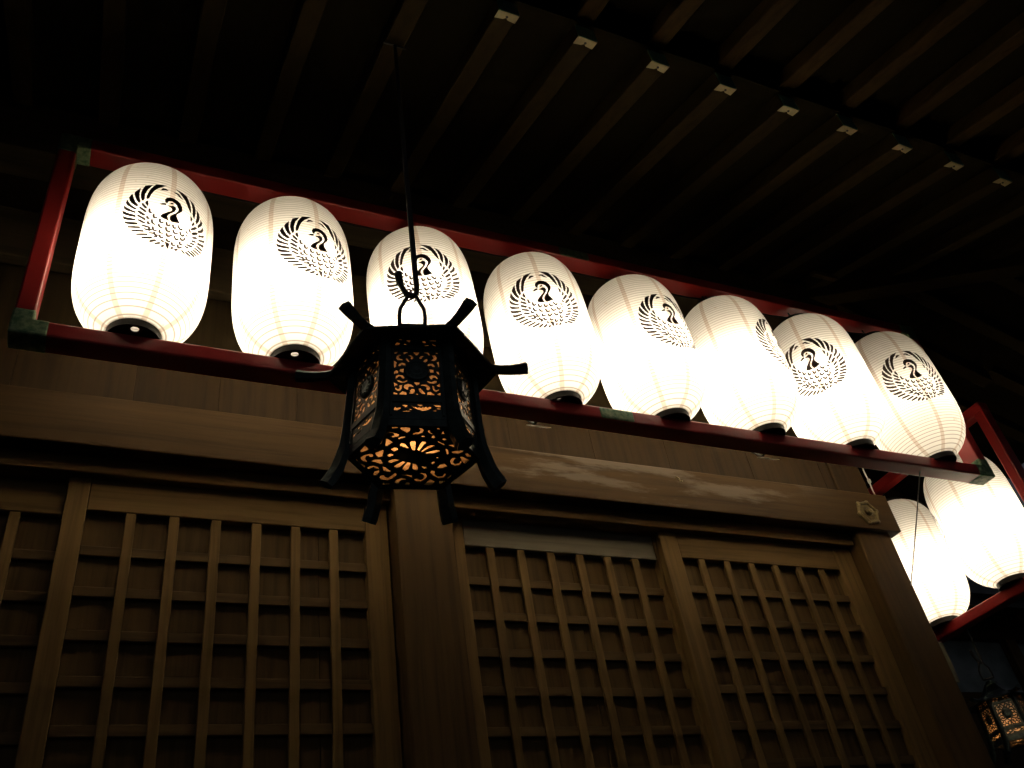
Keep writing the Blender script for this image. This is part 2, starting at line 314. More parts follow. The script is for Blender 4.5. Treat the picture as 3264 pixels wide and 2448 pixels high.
CREST = "-189,1214 -475,1146 -592,920 -651,685 -671,535 -655,449 -593,506 -555,688 -492,858 -400,1002 -310,1084;-554,1097 -747,1020 -803,838 -823,649 -805,502 -764,359 -705,425 -712,647 -668,856 -605,985;-848,902 -966,758 -991,678 -950,504 -899,375 -834,265 -793,319 -844,506 -858,685;-1040,661 -1114,494 -1073,347 -1007,237 -879,115 -830,171 -926,305 -992,476;-1150,410 -1174,282 -1124,176 -1031,85 -902,-22 -858,26 -1001,152 -1078,265;-1204,169 -1197,57 -1140,-25 -1025,-92 -881,-161 -866,-105 -987,-27 -1093,52;-1227,-40 -1200,-160 -1115,-232 -992,-288 -852,-328 -864,-236 -985,-190 -1102,-128;-1191,-251 -1160,-384 -1066,-433 -955,-456 -831,-463 -852,-397 -969,-356 -1088,-323;-1127,-471 -1089,-581 -983,-611 -859,-621 -760,-608 -787,-539 -891,-522 -1013,-516;-618,412 -684,332 -660,239 -587,156 -592,294;-360,923 -290,1049 -210,1074 -124,1006 -225,985 -298,952;0,1023 99,1076 168,1050 232,986 300,889 181,942 114,996;38,1229 262,1194 399,1142 498,967 561,816 580,660 594,531 492,673 375,912 217,1080;491,1105 659,1012 729,860 745,702 712,405 635,552 628,753 573,936;762,896 874,800 915,686 895,514 813,301 766,382 791,551 787,723;953,673 1047,567 1028,452 874,193 862,306 942,475;1070,441 1125,349 1083,220 923,50 872,96 1008,254;1183,208 1163,84 933,-114 937,-20 1060,73;1225,27 1215,-90 947,-265 949,-187 1086,-86;1231,-170 1189,-310 919,-432 926,-336;1192,-418 1129,-507 973,-547 862,-520 942,-458 1102,-421;576,478 658,387 627,226 580,289;720,330 743,219 667,85 643,167;-128,460 -185,519 -195,604 -159,691 -79,763 29,782 145,756 238,684 295,583 319,462 291,373 205,238 170,175 172,114 210,23 287,-103 160,-161 49,-187 5,-137 -10,-51 3,30 76,138 135,212 169,286 204,378 189,454 137,546 68,604 -5,627 -63,609 -100,554;-120,403 -20,437 46,473 114,455 133,361 102,260 6,128 -51,47 -72,-38 -54,-113 -30,-185 -155,-175 -260,-128 -212,-10 -125,92 -23,193 28,257 23,317 -17,355;-50,-1022 82,-1046 67,-1275 -5,-1167;-1002,-737 -853,-753 -713,-747 -691,-706 -723,-672 -861,-672 -1009,-673 -1021,-707;-892,-880 -747,-887 -611,-875 -586,-834 -620,-799 -756,-804 -899,-813 -910,-849;-757,-1020 -625,-1005 -501,-974 -483,-933 -516,-905 -640,-929 -770,-957 -777,-991;-616,-1121 -495,-1100 -382,-1063 -362,-1019 -399,-992 -513,-1022 -629,-1058 -638,-1092;-405,-1204 -332,-1169 -271,-1125 -257,-1074 -303,-1056 -367,-1094 -430,-1143 -434,-1181;-268,-1250 -203,-1211 -150,-1168 -138,-1120 -183,-1107 -240,-1146 -296,-1196 -297,-1231;-90,-1273 -63,-1245 -48,-1215 -51,-1164 -98,-1176 -117,-1203 -133,-1240 -123,-1273;-766,221 -719,136 -666,65 -612,56 -613,120 -660,193 -720,268 -759,264;-806,62 -730,-23 -652,-91 -602,-81 -614,-23 -687,48 -773,118 -806,101;-831,-105 -754,-182 -676,-243 -622,-226 -639,-162 -711,-99 -800,-38 -834,-60;-819,-271 -726,-347 -632,-407 -588,-389 -605,-337 -694,-275 -795,-211 -824,-233;-790,-446 -709,-504 -628,-549 -588,-528 -606,-482 -683,-434 -770,-389 -796,-411;-679,-639 -602,-671 -525,-689 -493,-660 -515,-621 -588,-599 -670,-582 -690,-608;-600,-774 -525,-796 -452,-802 -424,-772 -447,-736 -518,-724 -597,-717 -611,-745;-458,-892 -383,-889 -314,-873 -293,-839 -322,-812 -392,-822 -465,-838 -473,-867;-330,-987 -287,-986 -251,-975 -232,-942 -260,-916 -298,-922 -337,-935 -345,-963;826,-678 957,-672 1088,-644 1137,-599 1114,-556 978,-581 847,-607 821,-638;771,-784 892,-793 1014,-779 1059,-740 1040,-697 916,-707 796,-718 771,-745;713,-879 808,-902 903,-904 945,-873 934,-827 837,-819 738,-817 713,-843;605,-978 725,-1003 845,-1005 894,-965 875,-918 755,-910 631,-909 605,-938;544,-1065 629,-1094 714,-1104 756,-1072 743,-1027 658,-1011 567,-1003 542,-1029;422,-1090 461,-1127 506,-1150 549,-1130 545,-1083 504,-1057 453,-1036 426,-1058;253,-1211 293,-1186 323,-1157 338,-1106 291,-1100 257,-1127 225,-1163 223,-1196;161,-1212 185,-1184 199,-1155 194,-1103 147,-1121 129,-1147 117,-1183 129,-1214;679,-71 764,28 839,131 849,204 783,175 705,77 633,-31 636,-75;717,-225 806,-146 880,-64 906,17 833,1 756,-77 680,-169 675,-216;739,-355 813,-306 876,-251 908,-184 848,-184 782,-236 716,-299 705,-339;717,-503 786,-472 845,-434 879,-378 831,-364 770,-397 708,-442 694,-477;661,-625 738,-607 809,-579 843,-535 809,-509 736,-534 663,-564 646,-596;563,-776 657,-753 740,-718 775,-673 739,-645 652,-676 565,-713 549,-743;514,-882 577,-872 629,-854 659,-817 630,-787 573,-802 518,-824 502,-851;558,-127 581,-171 612,-208 649,-198 657,-159 632,-121 596,-86 568,-99;475,-277 493,-312 518,-338 556,-328 563,-286 541,-259 509,-235 482,-250;493,-426 510,-447 534,-454 567,-434 563,-397 543,-385 516,-381 494,-400;432,-576 448,-604 470,-625 507,-613 510,-574 493,-552 464,-536 441,-549;-287,341 -215,362 -151,391 -135,430 -167,451 -232,427 -299,394 -305,365;-245,390 -191,401 -145,416 -131,446 -156,464 -203,451 -251,432 -257,412;-31,504 7,513 38,524 55,557 28,579 -5,569 -38,551 -44,530;-568,94 -571,21 -568,-26 -557,-66 -531,-96 -498,-97 -464,-81 -479,-30 -500,-38 -498,-41 -500,-35 -506,-12 -513,25 -521,91;-443,-89 -449,-165 -445,-217 -426,-258 -387,-277 -351,-258 -313,-224 -334,-176 -373,-207 -380,-207 -380,-207 -384,-195 -390,-162 -394,-93;-272,-216 -279,-288 -276,-340 -255,-381 -214,-395 -177,-378 -133,-343 -152,-293 -197,-326 -209,-327 -210,-326 -215,-315 -221,-284 -222,-213;-100,-273 -98,-341 -87,-386 -61,-422 -19,-422 13,-393 49,-350 21,-307 -17,-350 -27,-353 -26,-353 -31,-347 -41,-321 -54,-259;75,-275 80,-339 92,-382 119,-413 158,-415 189,-390 223,-352 198,-308 163,-344 157,-346 156,-346 149,-336 138,-313 122,-251;215,-231 246,-297 273,-339 308,-363 351,-355 377,-317 398,-261 351,-248 336,-289 335,-289 336,-290 321,-278 296,-251 252,-190;-602,-227 -598,-278 -590,-311 -574,-342 -540,-355 -515,-337 -494,-309 -525,-265 -541,-284 -528,-291 -528,-294 -533,-282 -542,-263 -556,-218;-464,-316 -471,-380 -467,-427 -451,-469 -424,-498 -391,-513 -342,-523 -335,-471 -373,-461 -387,-447 -399,-429 -407,-408 -413,-376 -417,-320;-280,-440 -283,-492 -275,-532 -256,-566 -226,-585 -193,-590 -147,-591 -143,-539 -183,-534 -199,-525 -210,-511 -219,-498 -225,-479 -234,-433;-93,-479 -92,-547 -80,-595 -54,-631 -16,-642 23,-630 69,-602 57,-550 11,-576 -5,-574 -14,-568 -24,-554 -35,-527 -46,-463;104,-478 108,-539 123,-581 153,-611 193,-612 232,-594 278,-561 266,-510 216,-542 196,-545 185,-540 176,-532 166,-511 151,-454;293,-428 311,-501 332,-547 370,-572 415,-554 443,-511 473,-445 430,-428 403,-483 391,-494 393,-495 385,-489 367,-462 337,-395;-424,-594 -420,-665 -410,-711 -388,-751 -352,-769 -318,-760 -276,-738 -292,-689 -328,-707 -337,-704 -344,-697 -352,-681 -364,-649 -376,-587;-239,-653 -247,-709 -243,-753 -221,-787 -186,-800 -151,-789 -106,-769 -115,-718 -161,-735 -174,-733 -180,-728 -184,-721 -189,-703 -192,-650;-54,-701 -54,-768 -38,-812 2,-835 45,-815 82,-774 130,-713 101,-674 49,-735 20,-755 10,-758 10,-758 3,-746 -7,-687;151,-692 172,-757 195,-797 228,-821 270,-810 295,-773 319,-717 275,-701 255,-743 251,-747 253,-748 242,-740 224,-717 191,-656;331,-629 335,-681 350,-719 384,-736 424,-721 452,-690 489,-643 458,-606 420,-650 406,-658 402,-659 401,-658 393,-647 375,-600;-551,-425 -560,-473 -558,-509 -540,-540 -512,-555 -484,-553 -445,-543 -454,-491 -486,-496 -494,-492 -496,-489 -498,-486 -501,-472 -505,-434;-363,-790 -363,-847 -353,-888 -329,-919 -295,-929 -262,-918 -221,-895 -236,-847 -274,-865 -286,-864 -292,-859 -298,-850 -306,-831 -316,-780;-224,-838 -225,-891 -216,-928 -191,-958 -156,-964 -124,-948 -85,-925 -97,-876 -139,-897 -151,-897 -156,-893 -161,-887 -168,-874 -177,-828;-35,-909 -32,-955 -20,-989 5,-1011 39,-1012 67,-999 103,-979 93,-926 54,-947 42,-946 37,-944 32,-939 23,-927 10,-889;124,-949 112,-1004 114,-1044 135,-1077 172,-1081 205,-1064 246,-1036 231,-987 188,-1013 176,-1015 176,-1015 175,-1013 172,-997 172,-945;289,-929 281,-999 287,-1046 319,-1078 365,-1062 400,-1024 444,-963 412,-926 365,-988 343,-1003 344,-1003 347,-1005 342,-984 338,-915;333,-787 324,-845 327,-885 349,-920 389,-920 421,-898 461,-862 441,-818 400,-849 391,-851 393,-853 391,-848 386,-829 382,-771;-153,-1006 -156,-1034 -151,-1055 -134,-1074 -113,-1078 -97,-1075 -71,-1077 -61,-1024 -87,-1022 -92,-1017 -97,-1012 -102,-1006 -107,-1004 -115,-996;-514,-618 -518,-666 -512,-703 -496,-734 -467,-749 -440,-748 -402,-740 -409,-690 -440,-693 -446,-689 -450,-683 -455,-675 -460,-659 -467,-621"
PLATE = "-577,45 -607,-20 -554,-71 -337,-62 -385,-22 -514,49;-539,-171 -585,-230 -539,-292 -479,-283 -222,-131 -269,-93 -452,-141;-220,-184 -167,-208 -322,-384 -360,-459 -420,-467 -456,-414 -382,-321;-137,-215 -94,-244 -164,-436 -171,-569 -219,-577 -260,-511 -244,-432;-52,-274 6,-297 59,-430 46,-580 -3,-589 -40,-535 -51,-425;-516,271 -534,182 -467,131 -408,168 -384,246 -442,281;-346,447 -381,363 -316,317 -267,350 -248,425 -285,458;-140,541 -159,450 -137,359 -47,318 -41,409 -35,523 -78,552;101,527 57,430 9,265 69,230 130,320 197,428 187,512;284,421 183,325 88,195 140,149 243,215 356,316 372,399;193,128 245,83 365,91 476,146 441,210 378,223;364,16 445,-55 502,-57 492,13;352,-217 327,-288 391,-316 421,-228;223,-410 220,-455 270,-446 272,-409;-739,882 -873,680 -706,675 -678,770 -677,865;-537,629 -571,422 -515,441 -335,577 -347,658 -456,651;-530,691 -571,756 -574,871 -525,979 -433,1008 -340,986 -305,946 -357,918 -448,911 -512,855 -502,787 -435,801 -420,758 -464,716;-302,866 -330,756 -264,644 -94,683 -94,735 -208,792;-461,1096 -564,1075 -470,1076 -384,1096 -385,1096;-277,1096 -333,1096 -299,1053 -215,1033 -143,1096 -146,1096;-111,1046 -153,970 -137,890 -51,833 54,844 12,896 -62,931 -47,1006 -44,1052;196,1078 80,978 81,873 162,905 237,1002 229,1058;-54,1096 3,1096 138,1096 170,1096 99,1096;-22,729 35,700 262,670 258,728 164,798;351,1003 286,938 307,874 386,886 441,839 406,745 344,623 396,605 465,663 524,792 553,898 497,975 420,1010;277,1096 346,1096 491,1096 463,1096;686,816 603,727 587,598 679,509 694,562 677,644 712,715 784,745 769,798;590,1096 590,1055 665,896 685,952 658,1051 653,1061;874,677 798,585 852,513 927,586 896,640;454,552 482,500 601,335 679,403 583,446;773,390 765,326 849,277 847,201 769,132 670,129 620,194 612,131 679,59 798,79 890,176 937,305 879,383;1082,317 931,75 1064,19 1155,123 1128,237;691,-40 624,-116 697,-156 781,-101 905,-117 957,-212 868,-313 927,-316 1016,-214 999,-103 866,-46;1092,-59 1150,-199 1222,-74 1216,-15;1060,-269 992,-435 1069,-340 1110,-269;604,-245 502,-366 530,-470 645,-476 672,-345;470,-615 397,-707 430,-793 470,-717 546,-653 643,-653 654,-750 562,-835 657,-807 732,-715 710,-622 616,-577;439,-861 442,-917 644,-987 745,-841 670,-831;178,-777 173,-866 222,-958 119,-1062 195,-1056 312,-976 328,-882 268,-794;380,-1003 372,-1064 474,-1077 461,-1096 552,-1071 514,-1001;155,-1096 288,-1096 317,-1096 224,-1096;16,-723 62,-759 218,-702 246,-653;-85,-827 -62,-944 40,-1012 43,-896;-350,-696 -131,-791 -111,-754 -260,-696;-495,-638 -558,-710 -474,-726 -431,-664;-353,-810 -364,-885 -264,-881 -267,-826;-514,-865 -591,-956 -455,-928;-857,-708 -828,-757 -783,-835 -732,-923 -690,-933 -681,-880 -755,-883 -798,-809 -831,-753;-751,-677 -763,-725 -662,-704 -576,-747 -590,-697 -670,-666;-663,-466 -637,-538 -547,-564 -583,-497;-796,-356 -813,-442 -788,-513 -845,-569 -931,-570 -892,-620 -803,-626 -729,-554 -716,-436 -752,-369;-1108,-272 -1062,-353 -1013,-416 -893,-363 -876,-277 -1010,-233 -1057,-215;-1201,-112 -1137,-222 -1106,-192 -1139,-83;-1073,71 -1073,1 -1003,-61 -907,-124 -830,-56 -857,43 -936,72 -914,-15 -979,-35 -1034,21;-762,7 -812,-90 -783,-216 -745,-168 -742,-54;-644,340 -899,170 -718,115 -645,268;-693,602 -651,524 -639,574;735,918 818,774 829,756 747,898;852,715 906,623 919,599 866,691"
HOLES = """8,965 91,984 63,943 13,924;209,968 237,981 328,979 281,952 224,919;424,984 579,988 528,919 492,899;647,979 763,991 805,947 789,906 748,956;879,988 988,990 991,950 936,973;168,906 112,921 62,875 50,815 87,777 213,784 187,811 132,826 106,860 134,880;301,896 369,916 434,873 437,832 397,806 359,827 383,854 345,882;680,901 606,903 557,856 571,826 617,830 637,868;825,919 919,931 958,874 939,813 890,787 800,796 848,822 886,848 868,890;260,836 298,835 350,754 332,735 274,782;743,845 742,784 693,745 639,766 689,819;5,776 70,735 48,671 58,639 10,596;96,657 124,708 184,732 255,717 258,671 209,666 177,680 150,655 122,641;733,691 781,729 860,727 910,672 894,640 851,648 821,682 763,663;943,758 998,784 1005,643 980,651 971,710;137,579 223,596 209,502 161,510 130,523;778,598 866,589 874,519 796,515;9,509 57,557 99,531 92,482 40,471 13,448;922,555 982,547 996,464 953,491;43,357 55,422 113,456 196,442 241,392 230,356 183,364 148,413 112,408 80,373;68,321 120,331 201,298 286,336 305,306 242,273 159,265 99,290;764,422 829,463 909,455 961,391 941,367 892,406 842,395 827,359 791,372;705,315 738,332 810,305 890,345 931,331 920,289 847,262 764,272;429,290 581,290 540,245 496,212;10,282 87,233 92,205 46,201 21,173;127,214 184,224 181,139 144,85 94,82 40,122 51,161 75,154 95,131 136,152;217,177 245,233 313,253 384,239 443,185 391,181 340,189 313,162 316,117 276,118 231,148;389,147 444,139 457,94 422,35 361,23 327,50 364,65 345,93;569,215 614,248 698,250 767,207 781,149 736,116 691,135 711,174 662,205;538,153 575,163 621,110 672,46 654,25 594,38 548,90;827,228 868,215 871,157 898,127 964,147 966,124 909,87 858,100 829,158;917,225 995,287 997,192 946,206;12,63 88,38 87,6 12,7;132,25 194,88 273,63 280,3 137,7;461,17 499,48 526,8;721,78 785,92 875,26 867,11 714,15;918,41 995,72 991,10 925,17
19,484 47,670 65,507 148,606 169,496 93,289 21,241;156,847 242,917 302,857 279,673 248,569 220,759;496,914 521,964 618,942 597,823 557,722;365,743 410,738 438,629 464,732 497,596 546,644 594,586 616,768 639,634 684,761 706,627 752,769 789,697 787,566 707,338 609,242 504,384 427,577;826,938 982,940 990,804 984,701 885,738;893,607 982,571 981,458 910,480;307,483 357,478 410,340 355,334;199,215 344,266 353,159 212,107;807,277 871,364 927,292 869,219
12,228 46,476 115,427 119,207 79,70 17,68;177,196 217,298 338,165 262,92;255,810 362,868 359,531 312,503;17,849 175,898 180,748;636,786 709,774 742,540 656,479;651,142 785,230 808,90 698,74;869,442 975,194 955,92 895,171;796,891 983,909 974,786 819,780"""
# ------------------------------------------------------------------ ground
g = MB(); g.box((-150, -150, -.5), (150, 150, 0), 0)
tag(g.build('ground', STONE), kind='structure')

# ------------------------------------------------------------------ shrine hall
hall = tag(empty('shrine_hall', (0, 0, 0)), 'brown timber shrine hall with lattice sliding doors, tie beams and deep raftered eaves', 'hall')
ZF = -.17                                    # hall floor level in layout units
def post(x0, x1):
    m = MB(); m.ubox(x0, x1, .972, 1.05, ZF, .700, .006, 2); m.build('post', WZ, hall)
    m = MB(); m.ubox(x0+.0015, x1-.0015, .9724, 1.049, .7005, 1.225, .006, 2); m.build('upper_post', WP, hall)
for a in ((.347, .427), (1.170, 1.248), (-.476, -.396), (-1.299, -1.221)): post(*a)
m = MB(); m.ubox(-1.31, 1.2665, .9610, .9865, .6615, .7355, .005, 2); m.build('tie_beam', WXS, hall)
m = MB(); m.ubox(-1.31, 1.2515, .9525, .9712, .940, 1.030, .005, 2); m.build('tie_beam', WDX, hall)
m = MB(); m.ubox(-1.40, 1.34, .925, 1.000, 1.125, 1.2315, .006, 2); m.build('eave_purlin', WDX, hall)
m = MB()
for a, b in ((-.396, .347), (.427, 1.170)): m.ubox(a+.0005, b-.0005, .9868, 1.045, .6405, .690, .004, 2)
m.build('lintel', LX, hall)
m = MB()
for a, b in ((-.396, .347), (.427, 1.170)): m.ubox(a+.0005, b-.0005, .985, 1.045, ZF-.03, ZF+.012, .004)
m.build('door_sill', WX, hall)
# upright wall boards above the beam
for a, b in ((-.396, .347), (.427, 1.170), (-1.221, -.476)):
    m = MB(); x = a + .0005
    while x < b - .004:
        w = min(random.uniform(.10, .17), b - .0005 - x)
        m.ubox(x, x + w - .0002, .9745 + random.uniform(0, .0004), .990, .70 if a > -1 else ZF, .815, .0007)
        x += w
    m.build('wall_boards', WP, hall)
    m = MB(); m.ubox(a+.0005, b-.0005, .9790, .990, .8155, 1.228, .002); m.build('frieze_board', WD, hall)
m = MB(); y = 1.051
while y < 2.9:
    w = random.uniform(.08, .12); m.ubox(1.222, 1.236 + random.uniform(0, .0009), y, y + w - .001, ZF, 1.30, .002); y += w
m.build('side_boards', WP, hall)
m = MB(); m.ubox(-1.55, 1.55, .62, 3.0, ZF-.06, ZF-.031, .004); m.build('veranda_floor', WX, hall)
for x in (-1.4, -.44, .387, 1.21, 1.5):
    for y in (.68, .99): m = MB(); m.ubox(x-.03, x+.03, y-.03, y+.03, -.624, ZF-.0605, .004); m.build('floor_post', WZ, hall)
m = MB(); m.ubox(-1.30, 1.20, 2.9, 2.93, ZF, 1.9, .004); m.build('rear_wall', WP, hall)
m = MB(); m.ubox(-1.299, -1.28, 1.051, 2.9, ZF, 1.30, .004); m.build('side_boards', WP, hall)

def door(x0, x1, y, bars, bar_w, rail_z, st, rail_mat, hb0=.5295, hstep=.0508):
    """lattice sliding door: stiles and rails, bars, boards behind; y = its front plane"""
    m = MB(); zb = ZF + .014
    m.ubox(x0, x0+st[0], y, y+.0135, zb, .667, .003, 2); m.ubox(x1-st[1], x1, y, y+.0135, zb, .667, .003, 2)
    m.ubox(x0+st[0], x1-st[1], y+.0008, y+.013, zb, zb+.05, .003)
    d = m.build('sliding_door', DZ, hall)
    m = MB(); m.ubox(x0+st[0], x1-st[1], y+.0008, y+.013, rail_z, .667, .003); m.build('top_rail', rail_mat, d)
    for bx in bars:
        m = MB(); m.ubox(bx, bx+bar_w, y+.0014, y+.0068, zb+.05, rail_z, .0025, 2); m.build('upright_bar', DZ, d)
    z = hb0
    z = rail_z - .0565*y
    while z > zb + .06:
        m = MB(); m.ubox(x0+st[0], x1-st[1], y+.0050, y+.0112, z, z+.0124, .002); m.build('cross_bar', DH, d)
        z -= hstep
    m = MB(); x = x0+st[0]; 
    while x < x1-st[1]-.004:
        w = min(.0486*2+random.uniform(-.02, .02), x1-st[1]-x); m.ubox(x, x+w-.0004, y+.0110, y+.0129, zb+.03, rail_z+.01, .001); x += w
    m.build('backing_board', DP, d)
    return d
tag(door(-.045, .3445, 1.0, [.022+.0487*k for k in range(6)], .0118, .598, (.024, .031), DX), 'sliding lattice door')
door(-.3955, -.021, 1.0145, [-.1005-.0486*k for k in range(6)], .0122, .597, (.024, .024), DX)
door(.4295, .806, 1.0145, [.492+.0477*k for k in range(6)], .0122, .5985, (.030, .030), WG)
door(.780, 1.1685, 1.0, [.843+.048*k for k in range(6)], .0118, .5985, (.032, .039), DX)

# nail cover on the beam end, little hook
nc = P(1.2030, .9610, .6929)
m = MB(); MY = Matrix.Translation(nc) @ Matrix.Rotation(R(90), 4, 'X') @ Matrix.Rotation(R(12), 4, 'Z')
hx = lambda r, z: (r, z)
m.lathe([(.0001, .004), (.040, .004), (.044, .011), (.052, .012), (.058, .007), (.060, .0)], 6, MY)
for k in range(6):
    a = R(60*k); t_ = bmesh.new(); bmesh.ops.create_icosphere(t_, subdivisions=2, radius=.011)
    m.join(t_, MY @ Matrix.Translation((.052*math.cos(a), .052*math.sin(a), .004)) @ Matrix.Diagonal((1, 1, .6, 1)))
m.lathe([(.017, .003), (.017, .014), (.012, .022), (.0001, .025)], 20, MY)
m.build('nail_cover', BRASS, hall)
hk = P(.812, .9610, .7140)
m = MB(); m.tube([hk+Vector((0, .004, .008)), hk+Vector((0, -.010, .006)), hk+Vector((0, -.018, -.004)), hk+Vector((.004, -.016, -.016)), hk+Vector((.008, -.024, -.020))], .0026)
m.build('hook', PALE, hall)

# ------------------------------------------------------------------ eaves
SL = .364
def under(y): return .8834 + SL*y            # underside of the base rafters (front)
def under2(y): return 1.0925 + .33*(y-.467)  # underside of the flying rafters
RH, RW, RW2, RH2 = .031, .0275, .0265, .027
def slope_bar(name, mat, x0, x1, ya, yb, f, h, axis='Y', bev=.003, parent=hall):
    m = MB()
    if axis == 'Y':
        q = lambda y, dz: [P(x0, y, f(y)+dz), P(x1, y, f(y)+dz)]
        lo = [P(x0, ya, f(ya)), P(x1, ya, f(ya)), P(x1, yb, f(yb)), P(x0, yb, f(yb))]
        hi = [P(x0, ya, f(ya)+h), P(x1, ya, f(ya)+h), P(x1, yb, f(yb)+h), P(x0, yb, f(yb)+h)]
    else:
        lo = [P(ya, x0, f(ya)), P(ya, x1, f(ya)), P(yb, x1, f(yb)), P(yb, x0, f(yb))]
        hi = [P(ya, x0, f(ya)+h), P(ya, x1, f(ya)+h), P(yb, x1, f(yb)+h), P(yb, x0, f(yb)+h)]
    m.hexa(lo, hi, bev); return m.build(name, mat, parent)
def end_cap(r, x0, x1, y0):
    """pale plate with a swallow-tail edge under the rafter's tip, and the green copper end"""
    L = .0135; e = .0006; m = MB(); w = x1-x0; f = lambda y: under(y)-.0001
    pts = [(x0-e, y0), (x1+e, y0), (x1+e, y0+L), (x0+w*.62, y0+L*.88), (x0+w*.5, y0+L*.66), (x0+w*.38, y0+L*.88), (x0-e, y0+L)]
    t = bmesh.new(); lo = [t.verts.new(P(x, y, f(y)-.0007)) for x, y in pts]; hi = [t.verts.new(P(x, y, f(y)+.0003)) for x, y in pts]
    t.faces.new(lo[::-1]); t.faces.new(hi)
    for i in range(7): t.faces.new((lo[i], lo[(i+1) % 7], hi[(i+1) % 7], hi[i]))
    bmesh.ops.recalc_face_normals(t, faces=t.faces[:]); m.join(t)
    c = m.build('end_cap', PALE, r)
    m = MB(); m.tube([P(x0+w*.5, y0+L*.5, f(y0+L*.5)-.0018), P(x0+w*.5, y0+L*.5, f(y0+L*.5))], .0042, 8); m.build('nail_head', IRON, r)
    m = MB(); m.ubox(x0-e, x1+e, y0-.0009, y0-.0001, f(y0)+.0002, f(y0)+RH*.9, .001); m.build('end_plate', CAPG, r)
YC, YT = .490, .19
for k in range(-12, 13):
    xc = .3735 + .1137*k; x0, x1 = xc-RW/2, xc+RW/2
    yb = 1.02 if xc < 1.22 else .97-(xc-1.248)-.012
    if yb < YC+.02: continue
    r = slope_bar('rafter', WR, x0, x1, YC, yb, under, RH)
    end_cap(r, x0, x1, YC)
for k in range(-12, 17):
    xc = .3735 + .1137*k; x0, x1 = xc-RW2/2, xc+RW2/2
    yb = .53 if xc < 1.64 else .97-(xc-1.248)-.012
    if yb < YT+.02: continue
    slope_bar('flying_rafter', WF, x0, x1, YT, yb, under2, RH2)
m = MB(); m.hexa([P(1.222, .853, under(.853)-.010), P(1.282, .853, under(.853)-.010), P(1.282, .866, under(.866)-.010), P(1.222, .866, under(.866)-.010)], [P(1.222, .853, under(.853)-.0003), P(1.282, .853, under(.853)-.0003), P(1.282, .866, under(.866)-.0003), P(1.222, .866, under(.866)-.0003)], .001); m.build('cleat', WX, hall)
# batten on the rafter tips, soffit boards, hip, outer edge board
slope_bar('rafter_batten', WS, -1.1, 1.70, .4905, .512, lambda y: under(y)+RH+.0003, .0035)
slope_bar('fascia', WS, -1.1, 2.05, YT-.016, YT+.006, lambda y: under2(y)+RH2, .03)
def soffit(f, dz, quads, nm):
    m = MB()
    for q in quads:
        lo = [P(x, y, f(x, y)+dz) for x, y in q]; hi = [P(x, y, f(x, y)+dz+.006) for x, y in q]
        m.hexa(lo, hi, 0)
    return m.build(nm, WS, hall)
fx = lambda x, y: under(y)
fx2 = lambda x, y: under2(y)
strips = []
y = .485
soffit(fx, RH+.0004, [[(-1.1, .485), (1.735, .485), (1.25, .97), (-1.1, .97)], [(-1.1, .97), (1.25, .97), (1.25, 1.1), (-1.1, 1.1)]], 'soffit')
soffit(fx2, RH2+.0004, [[(-1.1, YT-.01), (2.04, YT-.01), (1.72, .51), (-1.1, .51)]], 'soffit')
# side eave (rafters run along X)
sx = lambda x, y: under(.97-(x-1.248))
sx2 = lambda x, y: under2(.97-(x-1.248))
soffit(sx, RH+.0004, [[(1.735, .485), (1.735, 2.9), (1.25, 2.9), (1.25, .97)]], 'soffit')
soffit(sx2, RH2+.0004, [[(2.04, YT-.01), (2.04, 2.9), (1.72, 2.9), (1.72, .51)]], 'soffit')
for k in range(0, 20):
    yc = .60 + .1137*k
    xa = max(1.16 if yc > 1.0 else 0, 1.248+(.97-yc)+.012)
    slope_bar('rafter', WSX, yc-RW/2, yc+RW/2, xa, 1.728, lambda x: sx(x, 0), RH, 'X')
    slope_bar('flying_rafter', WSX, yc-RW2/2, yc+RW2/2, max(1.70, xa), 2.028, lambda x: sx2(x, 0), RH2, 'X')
m = MB()
def hipq(s, dz): 
    c = Vector((1.248+s, .97-s)); n = Vector((1, 1)).normalized()*.019
    return c-n, c+n, dz
for (s0, s1, f, d0, d1) in ((-.03, .50, under, -.030, .028), (.42, .80, under2, -.026, .024)):
    a, b = hipq(s0, 0)[:2]; c, d = hipq(s1, 0)[:2]
    z0, z1 = f(.97-s0), f(.97-s1)
    m.hexa([P(a.x, a.y, z0+d0), P(b.x, b.y, z0+d0), P(d.x, d.y, z1+d0), P(c.x, c.y, z1+d0)],
           [P(a.x, a.y, z0+d1), P(b.x, b.y, z0+d1), P(d.x, d.y, z1+d1), P(c.x, c.y, z1+d1)], .004)
m.build('hip_rafter', WSX, hall)
m = MB(); m.ubox(1.20, 1.30, 1.02, 2.9, 1.125, 1.2315, .006); m.build('eave_purlin', WR, hall)
# roof covering above
m = MB(); z0, z1 = 1.075, 1.84
def slab(q): m.hexa([P(*p) for p in q], [P(p[0], p[1], p[2]+.05) for p in q], 0)
slab([(-1.15, YT-.03, z0), (2.07, YT-.03, z0), (.62, 1.9, z1), (-1.15, 1.9, z1)])
slab([(2.07, YT-.03, z0), (2.07, 3.2, z0), (.62, 3.2, z1), (.62, 1.9, z1)])
slab([(-1.15, 1.9, z1), (.62, 1.9, z1), (.62, 3.2, z1), (-1.15, 3.2, z1)])
m.build('roof', TILE, hall)

